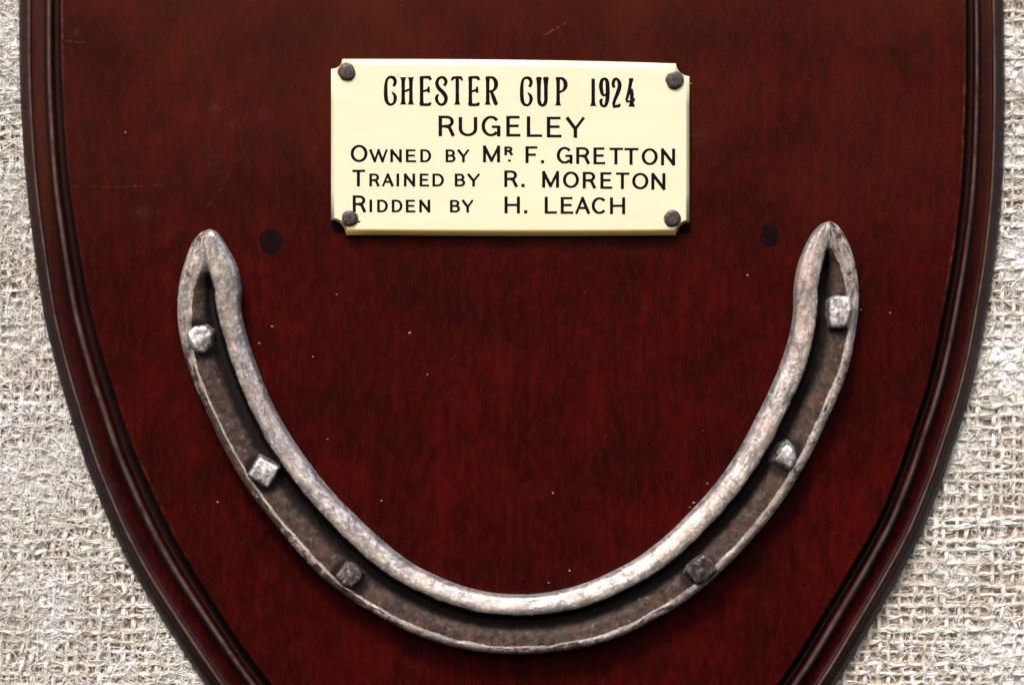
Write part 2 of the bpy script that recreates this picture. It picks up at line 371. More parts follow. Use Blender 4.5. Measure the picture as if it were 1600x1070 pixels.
blob('pin_hole', 1069, 357, 10, 9, .01, M['filler'], shield, 4, .04)
# dust specks
Vd = []; Fd = []
spots = [(640, 520, 2.4), (425, 510, 2.2), (405, 536, 2), (1079, 131, 2), (1488, 160, 2.4), (526, 460, 1.8), (489, 557, 1.6), (1168, 430, 2), (1391, 489, 1.6), (864, 770, 1.8), (890, 891, 1.8),
         (857, 910, 1.8), (196, 207, 2), (512, 686, 1.6), (1446, 562, 1.8), (1105, 755, 2.2), (1084, 785, 2.6), (1078, 792, 1.8), (340, 784, 1.8), (596, 782, 1.6), (1345, 484, 1.6), (668, 585, 1.6)]
for i in range(55):
    x = rng.uniform(130, 1480); y = rng.uniform(5, 1065); spots.append((x, y, rng.uniform(.35, .7)))
def inside(x, y):
    l = np.interp(y, ys, Ls[0]) + 110; r = np.interp(y, ys, Rs[0]) - 100; return l < x < r
for x, y, r in spots:
    if not inside(x, y) or (505 < x < 1090 and 80 < y < 385 and not (x, y) == (1079, 131)): continue
    b = len(Vd); a0 = rng.uniform(0, 6.28); k = rng.uniform(.5, 1)
    for j in range(5):
        a = a0 + j * 1.257; Vd.append(P(x + r * math.cos(a), y + r * k * math.sin(a), .01))
    Vd.append(P(x, y, .09))
    for j in range(5): Fd.append((b + j, b + (j + 1) % 5, b + 5))
mesh_py('dust_specks', Vd, Fd, M['dust'], shield, False, 'stuff')

# ------------------------------------------------------------ horseshoe
PAIRS = [((327, 358), (327, 358)), ((313, 364), (338, 362)), ((300, 380), (350, 377)), ((286, 418), (370, 414)), ((278.5, 456), (378, 450)), ((277.5, 498), (377, 482)), ((283.5, 537), (383, 513)),
 ((292, 568), (390, 538)), ((303, 599), (399, 564)), ((318, 633), (412, 598)), ((340, 682), (428, 634)), ((366, 731), (451, 675)), ((393, 773), (481, 719)), ((426, 815), (512, 759)),
 ((460, 856), (547, 796)), ((503, 902), (588, 835)), ((542, 932), (620, 862)), ((584, 958), (652, 884)), ((635, 985), (690, 902)), ((686, 1004), (727, 916)), ((738, 1016), (765, 924.5)),
 ((790, 1021.5), (801, 927.8)), ((842, 1021), (838, 927)), ((894, 1014.6), (873, 921.5)), ((946, 1002), (909, 912)), ((1000, 980), (947, 896.5)), ((1062, 945), (995, 871)),
 ((1115, 903), (1043, 834)), ((1158, 861), (1081, 796)), ((1197, 817), (1116, 757)), ((1234, 766), (1147, 714)), ((1268, 708), (1172, 669)), ((1293, 655), (1194, 626)),
 ((1309, 619), (1207, 598)), ((1325, 577), (1220, 566)), ((1336, 526), (1233, 524)), ((1341.5, 479), (1239, 487)), ((1341, 442), (1240, 450)), ((1334, 403), (1247, 411)),
 ((1322, 372), (1264, 372)), ((1311, 354), (1281, 352)), ((1297, 345), (1297, 345))]
NS = 14
O_ = spline([p[0] for p in PAIRS], NS); I_ = spline([p[1] for p in PAIRS], NS); K = len(O_)
si = np.arange(K) / NS                                    # control index along the shoe
n_last = len(PAIRS) - 1
g0 = interp(si, [(0, .40), (2.6, .40), (3.3, .30), (4, .22), (5, .19), (6, .13), (8, .09), (12, .10), (21, .10), (33, .11), (35, .10), (36, .14), (37, .19), (37.8, .24), (38.9, .45), (41, .45)])
g1 = interp(si, [(0, .42), (2.6, .42), (3.3, .50), (4, .56), (5, .62), (6, .645), (8, .645), (12, .64), (21, .635), (30, .62), (33, .61), (36, .62), (37, .61), (37.8, .56), (38.9, .47), (41, .47)])
gd = smooth01((si - 2.7) / 1.3) * smooth01((39.0 - si) / 1.3)     # depth of the fullering
vs = np.unique(np.concatenate([np.linspace(0, .12, 10), np.linspace(.12, .56, 22), np.linspace(.56, .72, 16), np.linspace(.72, 1, 14)]))
Sg, Vg = np.meshgrid(si, vs, indexing='ij')
arc = np.concatenate([[0], np.cumsum(np.hypot(*np.diff((O_ + I_) / 2, axis=0).T))])[:, None]
jag = .007 * vnoise(arc / 12, Vg * 0 + 3, 1) + .004 * vnoise(arc / 3.5, Vg * 0 + 8, 2)
jag2 = .014 * vnoise(arc / 26, Vg * 0 + 5, 3) + .005 * vnoise(arc / 7, Vg * 0 + 2, 4)
G0 = g0[:, None] + jag2; G1 = g1[:, None] + jag
edge_o = 1 - np.clip(1 - Vg / .07, 0, 1) ** 2
edge_i = 1 - np.clip(1 - (1 - Vg) / .085, 0, 1) ** 2
top = 4.1 + 1.35 * smooth01((Vg - .1) / .5) - .95 * smooth01((Vg - .72) / .30)
H = 3.5 + (top - 3.5) * edge_o; H = 2.9 + (H - 2.9) * edge_i
t = (Vg - G0) / np.maximum(G1 - G0, .01)
floor = np.interp(t, [-.03, .10, .3, .55, .72, .84, .93, .975, 1.01, 1.05, 1.12], [1, .94, .78, .50, .26, .10, .16, .55, .90, .97, 1])     # 1 = top level
inside_g = (t > -.03) & (t < 1.12)
Hg = 1.5 + (H - 1.5) * floor
H = np.where(inside_g, H + (Hg - H) * gd[:, None], H)
tip = smooth01(np.minimum(si, n_last - si) / 1.6)[:, None]
H = H * (.72 + .28 * tip)
# hammered, worn unevenness
H += .12 * vnoise(arc / 26, Vg * 5, 5) + .02 * vnoise(arc / 8, Vg * 12, 6) + .010 * vnoise(arc / 3, Vg * 30, 7)
# notch at the inside quarter of each heel
PX = O_[:, None, 0] * (1 - Vg) + I_[:, None, 0] * Vg; PY = O_[:, None, 1] * (1 - Vg) + I_[:, None, 1] * Vg
grime = np.where(inside_g, smooth01((t + .02) / .16) * smooth01((1.035 - t) / .03), 0) * smooth01(gd[:, None] * 1.6)
rimv = np.clip(1 - np.abs(Vg - G0 * .5) / .06, 0, 1)
left = smooth01((si - 5) / 2) * smooth01((20 - si) / 4)  # left limb's rim: shading of its outward bevel painted in with the grime
grime = np.maximum(grime, (.46 + .24 * left)[:, None] * smooth01((G0 + .02 - Vg) / .03) * (1 + .30 * vnoise(arc / 47, Vg * 0 + 4, 9) + .30 * vnoise(arc / 11, Vg * 20, 10)))
grime = np.maximum(grime, .34 * smooth01((Vg - .93) / .07))
grime = np.maximum(grime, .42 * smooth01((1.16 - t) / .14) * (t > .9))
top3 = PA(PX, PY, H)
def wall(v, h): q = O_ if v == 0 else I_; return PA(q[:, 0], q[:, 1], h)[:, None]
rows = np.concatenate([wall(0, -.05), wall(0, 1.6), top3, wall(1, 1.6), wall(1, -.05)], axis=1)
dirt_shade = np.where(inside_g, smooth01((t - .36) / .40) * (t < 1.05), 0) * smooth01(gd[:, None])  # groove darkens toward the inner wall: its shade painted in with dirt
al = np.repeat(arc, m_, 1) if False else np.repeat(arc, len(vs) + 4, 1); ac = np.concatenate([np.full((K, 2), -6.), Vg * 94, np.full((K, 2), 100.)], axis=1)
for nx_, ny_ in ((313, 529), (411, 736), (547, 900), (1093, 893), (1229, 713), (1311, 487)):     # shade of each nail head painted round and just below it
    dd = np.hypot(PX - nx_, PY - ny_ - 3); dirt_shade = np.maximum(dirt_shade, (smooth01((40 - dd) / 14) * .9) * (t < 1.03) * (t > .02))
dirt_shade = np.concatenate([np.zeros((K, 2)), dirt_shade, np.zeros((K, 2))], axis=1)
gr = np.concatenate([np.full((K, 2), .75), grime, np.full((K, 2), .55)], axis=1)
m_ = rows.shape[1]
shoe = empty('horseshoe', P(815, 975, 0), 'worn silver plated horseshoe fixed points up below the ivory plate', 'horseshoe')
F = grid_faces(K, m_, True)
so = mesh_np('shoe_body', rows.reshape(-1, 3), F, M['silver'], shoe, True)
a_ = so.data.attributes.new('grime', 'FLOAT', 'POINT'); a_.data.foreach_set('value', gr.ravel().astype(np.float32))
a_ = so.data.attributes.new('dirt_shade', 'FLOAT', 'POINT'); a_.data.foreach_set('value', dirt_shade.ravel().astype(np.float32))
tn_ = 1.0 * np.exp(-((si - 21.5) / 2.4) ** 2) + .45 * np.exp(-((si - 30.5) / 1.6) ** 2) + .4 * np.exp(-((si - 6.5) / 1.2) ** 2) + .35 * smooth01(vnoise(si * .9, si * 0 + 3, 21) * 1.6)
tn_ = np.repeat(np.clip(tn_, 0, 1)[:, None], len(vs) + 4, 1)
for nm, arr in (('along', al), ('across', ac), ('tarnish', tn_)):
    a_ = so.data.attributes.new(nm, 'FLOAT', 'POINT'); a_.data.foreach_set('value', arr.ravel().astype(np.float32))
def nail(px, py, pts_base, pts_top, h0, h1s, mat, bevel=.00045, label=None):
    n = len(pts_base); pts_base = scl(pts_base, 1.12); pts_top = scl(pts_top, 1.2)
    V = [P(px + x, py + y, h0) for x, y in pts_base] + [P(px + x, py + y, h) for (x, y), h in zip(pts_top, h1s)]
    cx = sum(p[0] for p in pts_top) / n; cy = sum(p[1] for p in pts_top) / n
    V.append(P(px + cx, py + cy, sum(h1s) / n + .12))
    F = [(i, (i + 1) % n, n + (i + 1) % n, n + i) for i in range(n)] + [(n + i, n + (i + 1) % n, 2 * n) for i in range(n)]
    o = mesh_py('nail', V, F, mat, shoe, False, None, bevel, 3)
    for p in o.data.polygons: p.use_smooth = False
    if label: o['label'] = label
    return o
def rot(pts, a): c, s = math.cos(R(a)), math.sin(R(a)); return [(x * c - y * s, x * s + y * c) for x, y in pts]
def scl(pts, k, dx=0, dy=0): return [(x * k + dx, y * k + dy) for x, y in pts]
b1 = [(-26, -12), (-12, -24), (10, -26), (22, -12), (21, 12), (8, 28), (-8, 28), (-21, 14)]
nail(313, 529, b1, [(-17, -6), (-8, -15), (8, -16), (15, -6), (14, 9), (5, 18), (-4, 17), (-11, 7)], 1.8, [4.6, 4.4, 4.5, 4.7, 4.6, 4.7, 5.0, 5.2], M['nail'])
b2 = rot([(-21, -20), (20, -22), (22, 20), (-20, 21)], 33)
nail(411, 736, b2, scl(b2, .72, 1, 1), 1.8, [4.6, 4.9, 5.4, 5.3], M['nail'])
b3 = rot([(-19, -15), (-6, -20), (16, -19), (21, -4), (17, 17), (2, 21), (-17, 16)], 40)
nail(547, 900, b3, scl(b3, .70, -1, -2), 1.8, [5.3, 5.0, 4.9, 5.0, 5.4, 5.7, 5.7], M['nail_dull'], label='dark nail head low in the left of the groove')
b4 = rot([(-25, -16), (-8, -22), (20, -20), (26, -2), (22, 19), (-4, 22), (-23, 18)], -38)
nail(1093, 893, b4, scl(b4, .66, 3, -3), 1.8, [5.2, 5.7, 6.0, 5.8, 5.2, 4.9, 4.9], M['nail_dull'], label='dark nail head low in the right of the groove')
b5 = [(-28, 8), (-16, -16), (-1, -30), (16, -16), (20, 8), (7, 32), (-9, 24)]
nail(1229, 713, b5, [(-14, 3), (-5, -9), (2, -16), (9, -9), (11, 4), (5, 15), (-4, 11)], 1.8, [4.7, 4.9, 4.6, 5.1, 5.3, 5.3, 5.0], M['nail'])
b6 = [(-20, -18), (-8, -27), (18, -26), (21, -2), (14, 28), (-17, 28), (-21, 4)]
nail(1311, 487, b6, [(-12, -14), (-5, -20), (15, -20), (16, -2), (9, 20), (-11, 20), (-13, 3)], 1.8, [4.5, 4.7, 4.8, 5.3, 5.5, 5.4, 5.0], M['nail'])

# ------------------------------------------------------------ ivory name plate
plate = empty('name_plate', P(797, 368, 0), 'cream ivory name plate with black lettering pinned above the horseshoe', 'name plate')
def plate_outline(d):
    """rectangle with concave quarter-round corners, every edge moved in by the bevel width"""
    xl, xr = 517.3 + .55 * d, 1077.2 - .55 * d
    yt = lambda x: 92.6 + d + 7.0 * (np.clip(x - 535, 0, None) / 519) ** 2.6
    yb = lambda x: 367.3 - d + 1.8 * math.sin(math.pi * np.clip((x - 517) / 620, 0, 1))
    C = [(519, 92, 16), (1078, 97.5, 22), (1080, 372, 25), (516, 369, 25)]; g = .45 * d; pts = []
    def edge_h(f, x0, x1, n=14): return [(x, f(x)) for x in np.linspace(x0, x1, n)[1:-1]]
    def corner(c, yf, xe, horizontal_first):
        cx, cy, r = c; r += g; sx = 1 if xe < 800 else -1
        x = cx + sx * r
        for _ in range(6): x = cx + sx * math.sqrt(max(r * r - (yf(x) - cy) ** 2, 1))
        ph = (x, yf(x)); sy = 1 if cy < 200 else -1
        pv = (xe, cy + sy * math.sqrt(max(r * r - (xe - cx) ** 2, 1)))
        a, b = (ph, pv) if horizontal_first else (pv, ph)
        a0 = math.atan2(a[1] - cy, a[0] - cx); a1 = math.atan2(b[1] - cy, b[0] - cx)
        while a1 - a0 > math.pi: a1 -= 2 * math.pi
        while a1 - a0 < -math.pi: a1 += 2 * math.pi
        return [(cx + r * math.cos(a0 + (a1 - a0) * k / 8), cy + r * math.sin(a0 + (a1 - a0) * k / 8)) for k in range(9)]
    tl = corner(C[0], yt, xl, False); tr = corner(C[1], yt, xr, True); br = corner(C[2], yb, xr, False); bl = corner(C[3], yb, xl, True)
    side = lambda p, q, n=6: [(p[0] + (q[0] - p[0]) * t, p[1] + (q[1] - p[1]) * t) for t in np.linspace(0, 1, n)[1:-1]]
    pts = tl + edge_h(yt, tl[-1][0], tr[0][0]) + tr + side(tr[-1], br[0]) + br + edge_h(yb, br[-1][0], bl[0][0]) + bl + side(bl[-1], tl[0])
    return np.array(pts)
lvl = plate_outline
HB, HT = 1.0, 2.1
lv = [(0, 0.0), (0, HB), (.8, HB + .15), (3, HB + .45), (6, HB + .82), (8.5, HT - .05), (10, HT - .006), (11, HT)]
rg = [(lvl(d), h) for d, h in lv]; n = len(rg[0][0])
V = [tuple(v) for r, h in rg for v in PA(r[:, 0], r[:, 1], h)]
F = [tuple(int(i) for i in f[::-1]) for f in grid_faces(len(rg), n, True)]; F.append(tuple(range((len(rg) - 1) * n, len(rg) * n)))
po = mesh_py('ivory_panel', V, F, M['ivory'], plate, True)
po.data.polygons[len(F) - 1].use_smooth = False
TACKS = [(542, 113, 12.5), (1054.5, 125.5, 13), (546.5, 341, 12), (1050.5, 341, 12.3)]
gr = np.zeros(len(V), np.float32); q = np.concatenate([r for r, h in rg])
for x, y, r in TACKS: gr = np.maximum(gr, np.clip(1 - (np.hypot(q[:, 0] - x, q[:, 1] - y) - r) / 5, 0, 1))
gr[:n] = .6; gr[-n:] = 0
a_ = po.data.attributes.new('grime', 'FLOAT', 'POINT'); a_.data.foreach_set('value', gr.astype(np.float32))
stn = np.where((q[:, 1] > 345) & (np.arange(len(q)) < 6 * n), .85, .12) * (np.arange(len(q)) < 7 * n)  # yellower along the bottom bevel, faintly so on the other edges
a_ = po.data.attributes.new('edge_yellow', 'FLOAT', 'POINT'); a_.data.foreach_set('value', stn.astype(np.float32))
nb_dirt = NB('tack_dirt'); M['tdirt'] = nb_dirt.set(Base_Color=nb_dirt.ramp(nb_dirt.noise(1500, 3), [(.35, (.06, .03, .015)), (.65, (.28, .19, .09))]), Roughness=.8)
for i, (x, y, r) in enumerate(TACKS):
    a = np.arange(24) * 2 * math.pi / 24; wob = 1 + .05 * vnoise(np.cos(a) * 1.5 + i * 5, np.sin(a) * 1.5, 20 + i)
    L = [(1.0, HT - .05), (1.0, HT + .28), (.92, HT + .40), (.7, HT + .47), (.35, HT + .50)]
    if i % 2: L = [(k, h + .05) for k, h in L]
    Vt = np.concatenate([PA(x + r * k * np.cos(a) * wob, y + r * k * np.sin(a) * wob, h) for k, h in L] + [PA(x, y, HT + .50)[None]])
    Ft = [tuple(int(v) for v in f[::-1]) for f in grid_faces(5, 24, True)] + [(96 + j, 96 + (j + 1) % 24, 120) for j in range(24)]
    tk = mesh_py('tack', Vt, Ft, M['tack'], plate, True)
    blob('grime_ring', x, y + .5, r + 2.2, r + 2.2, HT - .01, M['tdirt'], tk, 30 + i, .025, 24, .10)
blob('ink_smudge', 560.5, 346.5, 3.2, 2.0, HT - .01, M['ink'], plate, 41, .03, 12, .5)

# lettering ---------------------------------------------------------------
def ell(cx, cy, rx, ry, a0, a1, n=16): return [(cx + rx * math.cos(R(a0 + (a1 - a0) * k / n)), cy + ry * math.sin(R(a0 + (a1 - a0) * k / n))) for k in range(n + 1)]
def V1(x): return ('v', [(x, 0), (x, 1)])
def H1(x0, x1, y): return ('h', [(x0, y), (x1, y)])
SANS = {
 'R': [V1(0), ('c', [(0, 1), (.5, 1)] + ell(.5, .74, .44, .26, 90, -90, 12) + [(0, .48)]), ('d', [(.5, .48), (.72, .42), (.86, .2), (1, 0)])],
 'B': [V1(0), ('c', [(0, 1), (.5, 1)] + ell(.5, .76, .40, .24, 90, -90, 12) + [(0, .52)]), ('c', [(0, .52), (.55, .52)] + ell(.55, .26, .45, .26, 90, -90, 12) + [(0, 0)])],
 'D': [V1(0), ('c', [(0, 1), (.42, 1)] + ell(.42, .5, .58, .5, 90, -90, 16) + [(0, 0)])],
 'U': [('c', [(0, 1), (0, .7)] + ell(.5, .36, .5, .36, 180, 360, 18) + [(1, .7), (1, 1)])],
 'G': [('c', ell(.5, .5, .5, .5, 38, 318, 28)), ('v', [(1, .0), (1, .44)]), H1(.55, 1.0, .46)],
 'C': [('c', ell(.5, .5, .5, .5, 40, 320, 28))],
 'O': [('o', ell(.5, .5, .5, .5, 0, 360, 36))],
 'E': [V1(0), H1(0, .92, 1), H1(0, .84, .52), H1(0, 1, 0)],
 'F': [V1(0), H1(0, 1, 1), H1(0, .84, .5)], 'L': [V1(0), H1(0, 1, 0)],
 'T': [V1(.5), H1(0, 1, 1)], 'I': [V1(.5)], 'H': [V1(0), V1(1), H1(0, 1, .5)],
 'Y': [('d', [(0, 1), (.5, .42)]), ('t', [(1, 1), (.5, .42)]), ('v', [(.5, .48), (.5, 0)])],
 'W': [('d', [(0, 1), (.27, 0)]), ('t', [(.27, 0), (.5, 1)]), ('d', [(.5, 1), (.75, 0)]), ('t', [(.75, 0), (1, 1)])],
 'M': [V1(0), V1(1), ('d', [(0, 1), (.5, .05)]), ('t', [(.5, .05), (1, 1)])],
 'N': [V1(0), V1(1), ('d', [(0, 1), (1, 0)])],
 'A': [('t', [(0, 0), (.5, 1)]), ('d', [(.5, 1), (1, 0)]), H1(.2, .8, .33)],
 '~': [('h', [(0, .2), (.3, .8), (.6, .4), (1, .3)])],
}
def sp(pts, n=6): return [tuple(p) for p in spline(pts, n)]
stem = lambda x, y0=0, y1=1, f0=1.9, f1=1.9: ('w', [(x, y0), (x, y0 + .05), (x, y0 + .16), (x, (y0 + y1) / 2), (x, y1 - .16), (x, y1 - .05), (x, y1)], [f0, (1 + f0) / 2 * .92, 1, .95, 1, (1 + f1) / 2 * .92, f1])
CT = [('w', sp([(.82, .66), (1, .82), (.85, .96), (.5, 1), (.15, .93), (0, .7), (0, .3), (.15, .08), (.5, 0), (.85, .06), (1, .22), (.9, .36), (.62, .46)]), [.8, .9, 1, .8, .7, .8, 1.05, 1.05, .8, .65, .8, 1, .8, .3])]
ET = [stem(.14, 0, 1, 1.6, 1.4), ('w', [(0, 1), (.5, 1), (.85, 1), (1, .9)], [.6, .75, .9, .9]), ('w', [(0, 0), (.6, 0), (.88, .01), (1, .08)], [.7, .8, .9, .7]),
      ('w', [(.14, .49), (.5, .51), (.8, .55)], [.6, .6, .8]), ('w', [(.8, .44), (.8, .66)], [.7, .6])]
TITLE = {
 'C': CT, 'E': ET, 'H': [stem(.17), stem(.83), ('w', [(.17, .48), (.4, .5), (.6, .54), (.83, .55)], [.65, .6, .6, .65])],
 'S': [('w', sp([(.82, .68), (1, .84), (.82, .96), (.55, 1), (.2, .94), (.05, .78), (.25, .6), (.75, .42), (1, .24), (.85, .06), (.5, 0), (.15, .08), (0, .24), (.2, .38)]), [.8, .9, .9, .7, .8, 1, 1.05, 1.15, 1.05, .9, .7, .8, .9, .6])],
 'T': [stem(.53, 0, .98, 1.8, 1), ('w', [(0, .88), (.14, .98), (.5, 1), (.86, .99), (1, .88)], [.5, .85, .7, .85, .5])],
 'R': [stem(.2, 0, 1, 1.8, 1.5), ('w', [(.05, 1), (.5, 1)] + ell(.5, .75, .42, .25, 88, -80, 10) + [(.45, .5), (.2, .46)], [.6, .7, .9, 1.15, 1.15, .8, .6, .6]), ('w', [(.5, .5), (.72, .25), (.88, .06), (1, 0)], [.8, 1.1, 1.1, .8])],
 'U': [('w', [(.2, 1), (.2, .9)] + [(.2, .7)] + ell(.5, .22, .30, .22, 180, 360, 12) + [(.8, .7), (.8, .9), (.8, 1)], [1.7, 1.1, 1, 1, 1, .8, .75, .9, 1, 1, 1, 1.1, 1.7]), ('w', [(0, 1), (.4, 1)], [.6, .6]), ('w', [(.6, 1), (1, 1)], [.6, .6])],
 'P': [stem(.28, 0, 1, 1.8, 1.5), ('w', [(.05, 1), (.5, 1)] + ell(.5, .76, .48, .24, 88, -80, 10) + [(.5, .51), (.28, .46)], [.6, .7, .9, 1.15, 1.15, .8, .6, .6])],
 '1': [stem(.62, 0, 1, 1.9, 1.0), ('w', [(0, .94), (.62, .98)], [.5, .8])],
 '9': [('w', sp([(.85, .5), (.6, .4), (.25, .45), (.05, .7), (.15, .92), (.5, 1), (.85, .92), (.95, .6), (.9, .25), (.7, .05), (.4, 0), (.12, .06), (.05, .2), (.22, .27)]), [.5, .6, .9, 1.1, 1, .75, 1, 1.15, 1.1, .9, .7, .8, .9, .6])],
 '2': [('w', sp([(.2, .68), (.05, .82), (.2, .96), (.55, 1), (.9, .88), (.95, .72), (.7, .5), (.3, .25), (.08, .05)]), [.8, .9, .9, .7, 1, 1.1, 1.1, .9, .8]), ('w', [(0, 0), (.6, .01), (.88, .02), (1, .1)], [.9, .8, .9, .6])],
 '4': [('w', [(.62, 1), (.55, .9), (.42, .65), (.2, .38), (.06, .22)], [1.4, 1, .9, .8, .7]), ('w', [(.4, 1), (.85, 1)], [.6, .6]), ('w', [(.0, .19), (.6, .19), (.85, .21), (1, .3)], [.6, .6, .7, .6]), ('w', [(.66, .66), (.68, .5), (.68, .15), (.66, 0)], [.5, 1.05, 1, 1.8])],
}
def strip(V, F, pts, wid, h, closed=False):
    pts = np.array(pts, float); n = len(pts)
    if closed: pts = pts[:-1]; n -= 1; tn = np.roll(pts, -1, 0) - np.roll(pts, 1, 0); wid = wid[:-1] if len(wid) == n + 1 else wid
    else: tn = np.gradient(pts, axis=0)
    tn /= np.linalg.norm(tn, axis=1, keepdims=True) + 1e-9
    if not closed and n > 2:
        pass
    nn = np.stack([-tn[:, 1], tn[:, 0]], 1); b = len(V)
    for p, q, w_ in zip(pts, nn, wid): V.append(P(*(p + q * w_ / 2), h)); V.append(P(*(p - q * w_ / 2), h))
    for i in range(n if closed else n - 1):
        j = (i + 1) % n; F.append((b + 2 * i, b + 2 * i + 1, b + 2 * j + 1, b + 2 * j))
def glyph(V, F, strokes, x0, x1, yt, yb, sw, thin):
    for si_, s in enumerate(strokes):
        hx, hy = sw / 2, thin / 2
        m = lambda p: (x0 + hx + p[0] * (x1 - x0 - 2 * hx), yb - hy - p[1] * (yb - yt - 2 * hy))
        pts = [m(p) for p in s[1]]; h = HT + .012 + .006 * si_
        if s[0] == 'w':
            wl = s[2]; idx = np.linspace(0, len(wl) - 1, len(pts)); wd = np.interp(idx, range(len(wl)), wl) * sw
            strip(V, F, pts, wd, h)
        else:
            pa = np.array(pts)
            if s[0] == 'o':
                tn = np.roll(pa[:-1], -1, 0) - np.roll(pa[:-1], 1, 0); tn = np.vstack([tn, tn[:1]])
            else:
                # open ends reach the box edge
                d0 = pa[0] - pa[1]; d1 = pa[-1] - pa[-2]
                if s[0] in 'vtd': pa[0] += d0 / np.linalg.norm(d0) * hy; pa[-1] += d1 / np.linalg.norm(d1) * hy
                elif s[0] == 'h': pa[-1] += d1 / np.linalg.norm(d1) * hy * .6
                tn = np.gradient(pa, axis=0)
            tn = tn / (np.linalg.norm(tn, axis=1, keepdims=True) + 1e-9)
            vert = np.abs(tn[:, 1])
            wd = thin + (sw - thin) * vert ** 1.5
            if s[0] == 't': wd = np.full(len(pa), (thin + sw) / 2 * .92)
            if s[0] == 'd': wd = np.full(len(pa), sw)
            strip(V, F, pa, wd, h, s[0] == 'o')
def line(text_boxes, font, basef, height, sw, thin):
    V, F = [], []
    for ch, x0, x1, *o in text_boxes:
        hgt = o[0] if o else height; dy = o[1] if len(o) > 1 else 0; xm = (x0 + x1) / 2; yb = np.interp(xm, *basef) + dy
        k = 1.0 if hgt >= height * .9 else .86
        if ch == '.':
            b = len(V); r = (x1 - x0) / 2
            for a, c in ((-1, 0), (1, 0), (1, -2), (-1, -2)): V.append(P(xm + a * r, yb + c * r, HT + .012))
            F.append((b, b + 1, b + 2, b + 3)); continue
        glyph(V, F, font[ch], x0, x1, yb - hgt, yb, sw * k, thin * k)
    mesh_py('lettering', V, F, M['ink'], plate, False)
line([('C', 600, 620.5), ('H', 624, 648), ('E', 653.5, 676), ('S', 679, 699.8), ('T', 702.5, 725.5), ('E', 729.8, 751.5), ('R', 755.5, 779.5), ('C', 812.5, 832.8), ('U', 835.5, 859.5), ('P', 864.5, 887),
      ('1', 922, 931), ('9', 935.5, 953), ('2', 954.5, 971.5), ('4', 975, 994.5)], TITLE, ([600, 780, 880, 995], [165.8, 166.3, 167.6, 169.2]), 47, 5.8, 4.1)
line([('R', 685.2, 710.5), ('U', 716.6, 745.8), ('G', 752.3, 782), ('E', 791, 814.8), ('L', 823, 848.6), ('E', 854.3, 879), ('Y', 884, 914)], SANS, ([685, 800, 915], [213.2, 213.6, 216]), 32.3, 5.6, 4.2)
sm = 20.3
line([('O', 547.8, 574.3, 27.2), ('W', 576.8, 606, sm), ('N', 609.8, 627.9, sm), ('E', 634, 651.5, sm), ('D', 656.6, 673.8, sm), ('B', 696.2, 712, sm), ('Y', 714.5, 733.6, sm), ('M', 754.6, 781.5, 26.2),
      ('R', 788, 801.5, 14, -11.5), ('~', 791.5, 799.5, 3.6, -1.5), ('F', 821, 841), ('.', 845.2, 850.2), ('G', 869.8, 894.7), ('R', 900.2, 921.7), ('E', 927.2, 947), ('T', 949.8, 975), ('T', 973, 999),
      ('O', 1002.5, 1027.8), ('N', 1032.7, 1055)], SANS, ([550, 770, 835, 1055], [253.7, 254.0, 255.3, 259]), 26.4, 5.0, 3.8)
line([('T', 548, 572, 26.2), ('R', 577, 593.2, sm), ('A', 596.6, 615.2, sm), ('I', 619.6, 623.6, sm), ('N', 631, 648.7, sm), ('E', 655.6, 671.6, sm), ('D', 675.6, 693.8, sm), ('B', 710.5, 727, sm), ('Y', 730, 750, sm),
      ('R', 787.8, 809), ('.', 814.5, 819.8), ('M', 847, 873.6), ('O', 879.4, 904.8), ('R', 910.4, 931.2), ('E', 938, 958), ('T', 960, 985), ('O', 987.6, 1013.3), ('N', 1017.6, 1039.8)],
     SANS, ([550, 750, 800, 1040], [291.6, 291.8, 292.4, 297]), 26, 5.0, 3.8)
line([('R', 551, 572, 26.4), ('I', 577.3, 581.5, 19.8), ('D', 589.2, 606.2, 19.8), ('D', 612, 629, 19.8), ('E', 634, 650.5, 19.8), ('N', 655, 672.4, 19.8), ('B', 703, 719, 19.8), ('Y', 721.5, 740, 19.8),
      ('H', 788.2, 812.5), ('.', 818.8, 824), ('L', 851, 871.6), ('E', 876, 897.2), ('A', 898.4, 922), ('C', 924.4, 949.2), ('H', 953, 976.9)], SANS, ([550, 740, 800, 977], [331.8, 332.3, 333.6, 335]), 26.4, 5.0, 3.8)

# ------------------------------------------------------------ hessian cloth behind the shield
HC = TH - .55                                   # mean height of the weave (mm)
cloth = empty('hessian_cloth', P(800, 1180, HC - 1.5), 'coarse whitened hessian cloth with loose fibres behind the wooden shield', 'cloth')
def near_board(x, y, m):
    l = np.interp(y, ys, Ls[0]); r = np.interp(y, ys, Rs[0]); return (x > l + m) & (x < r - m)
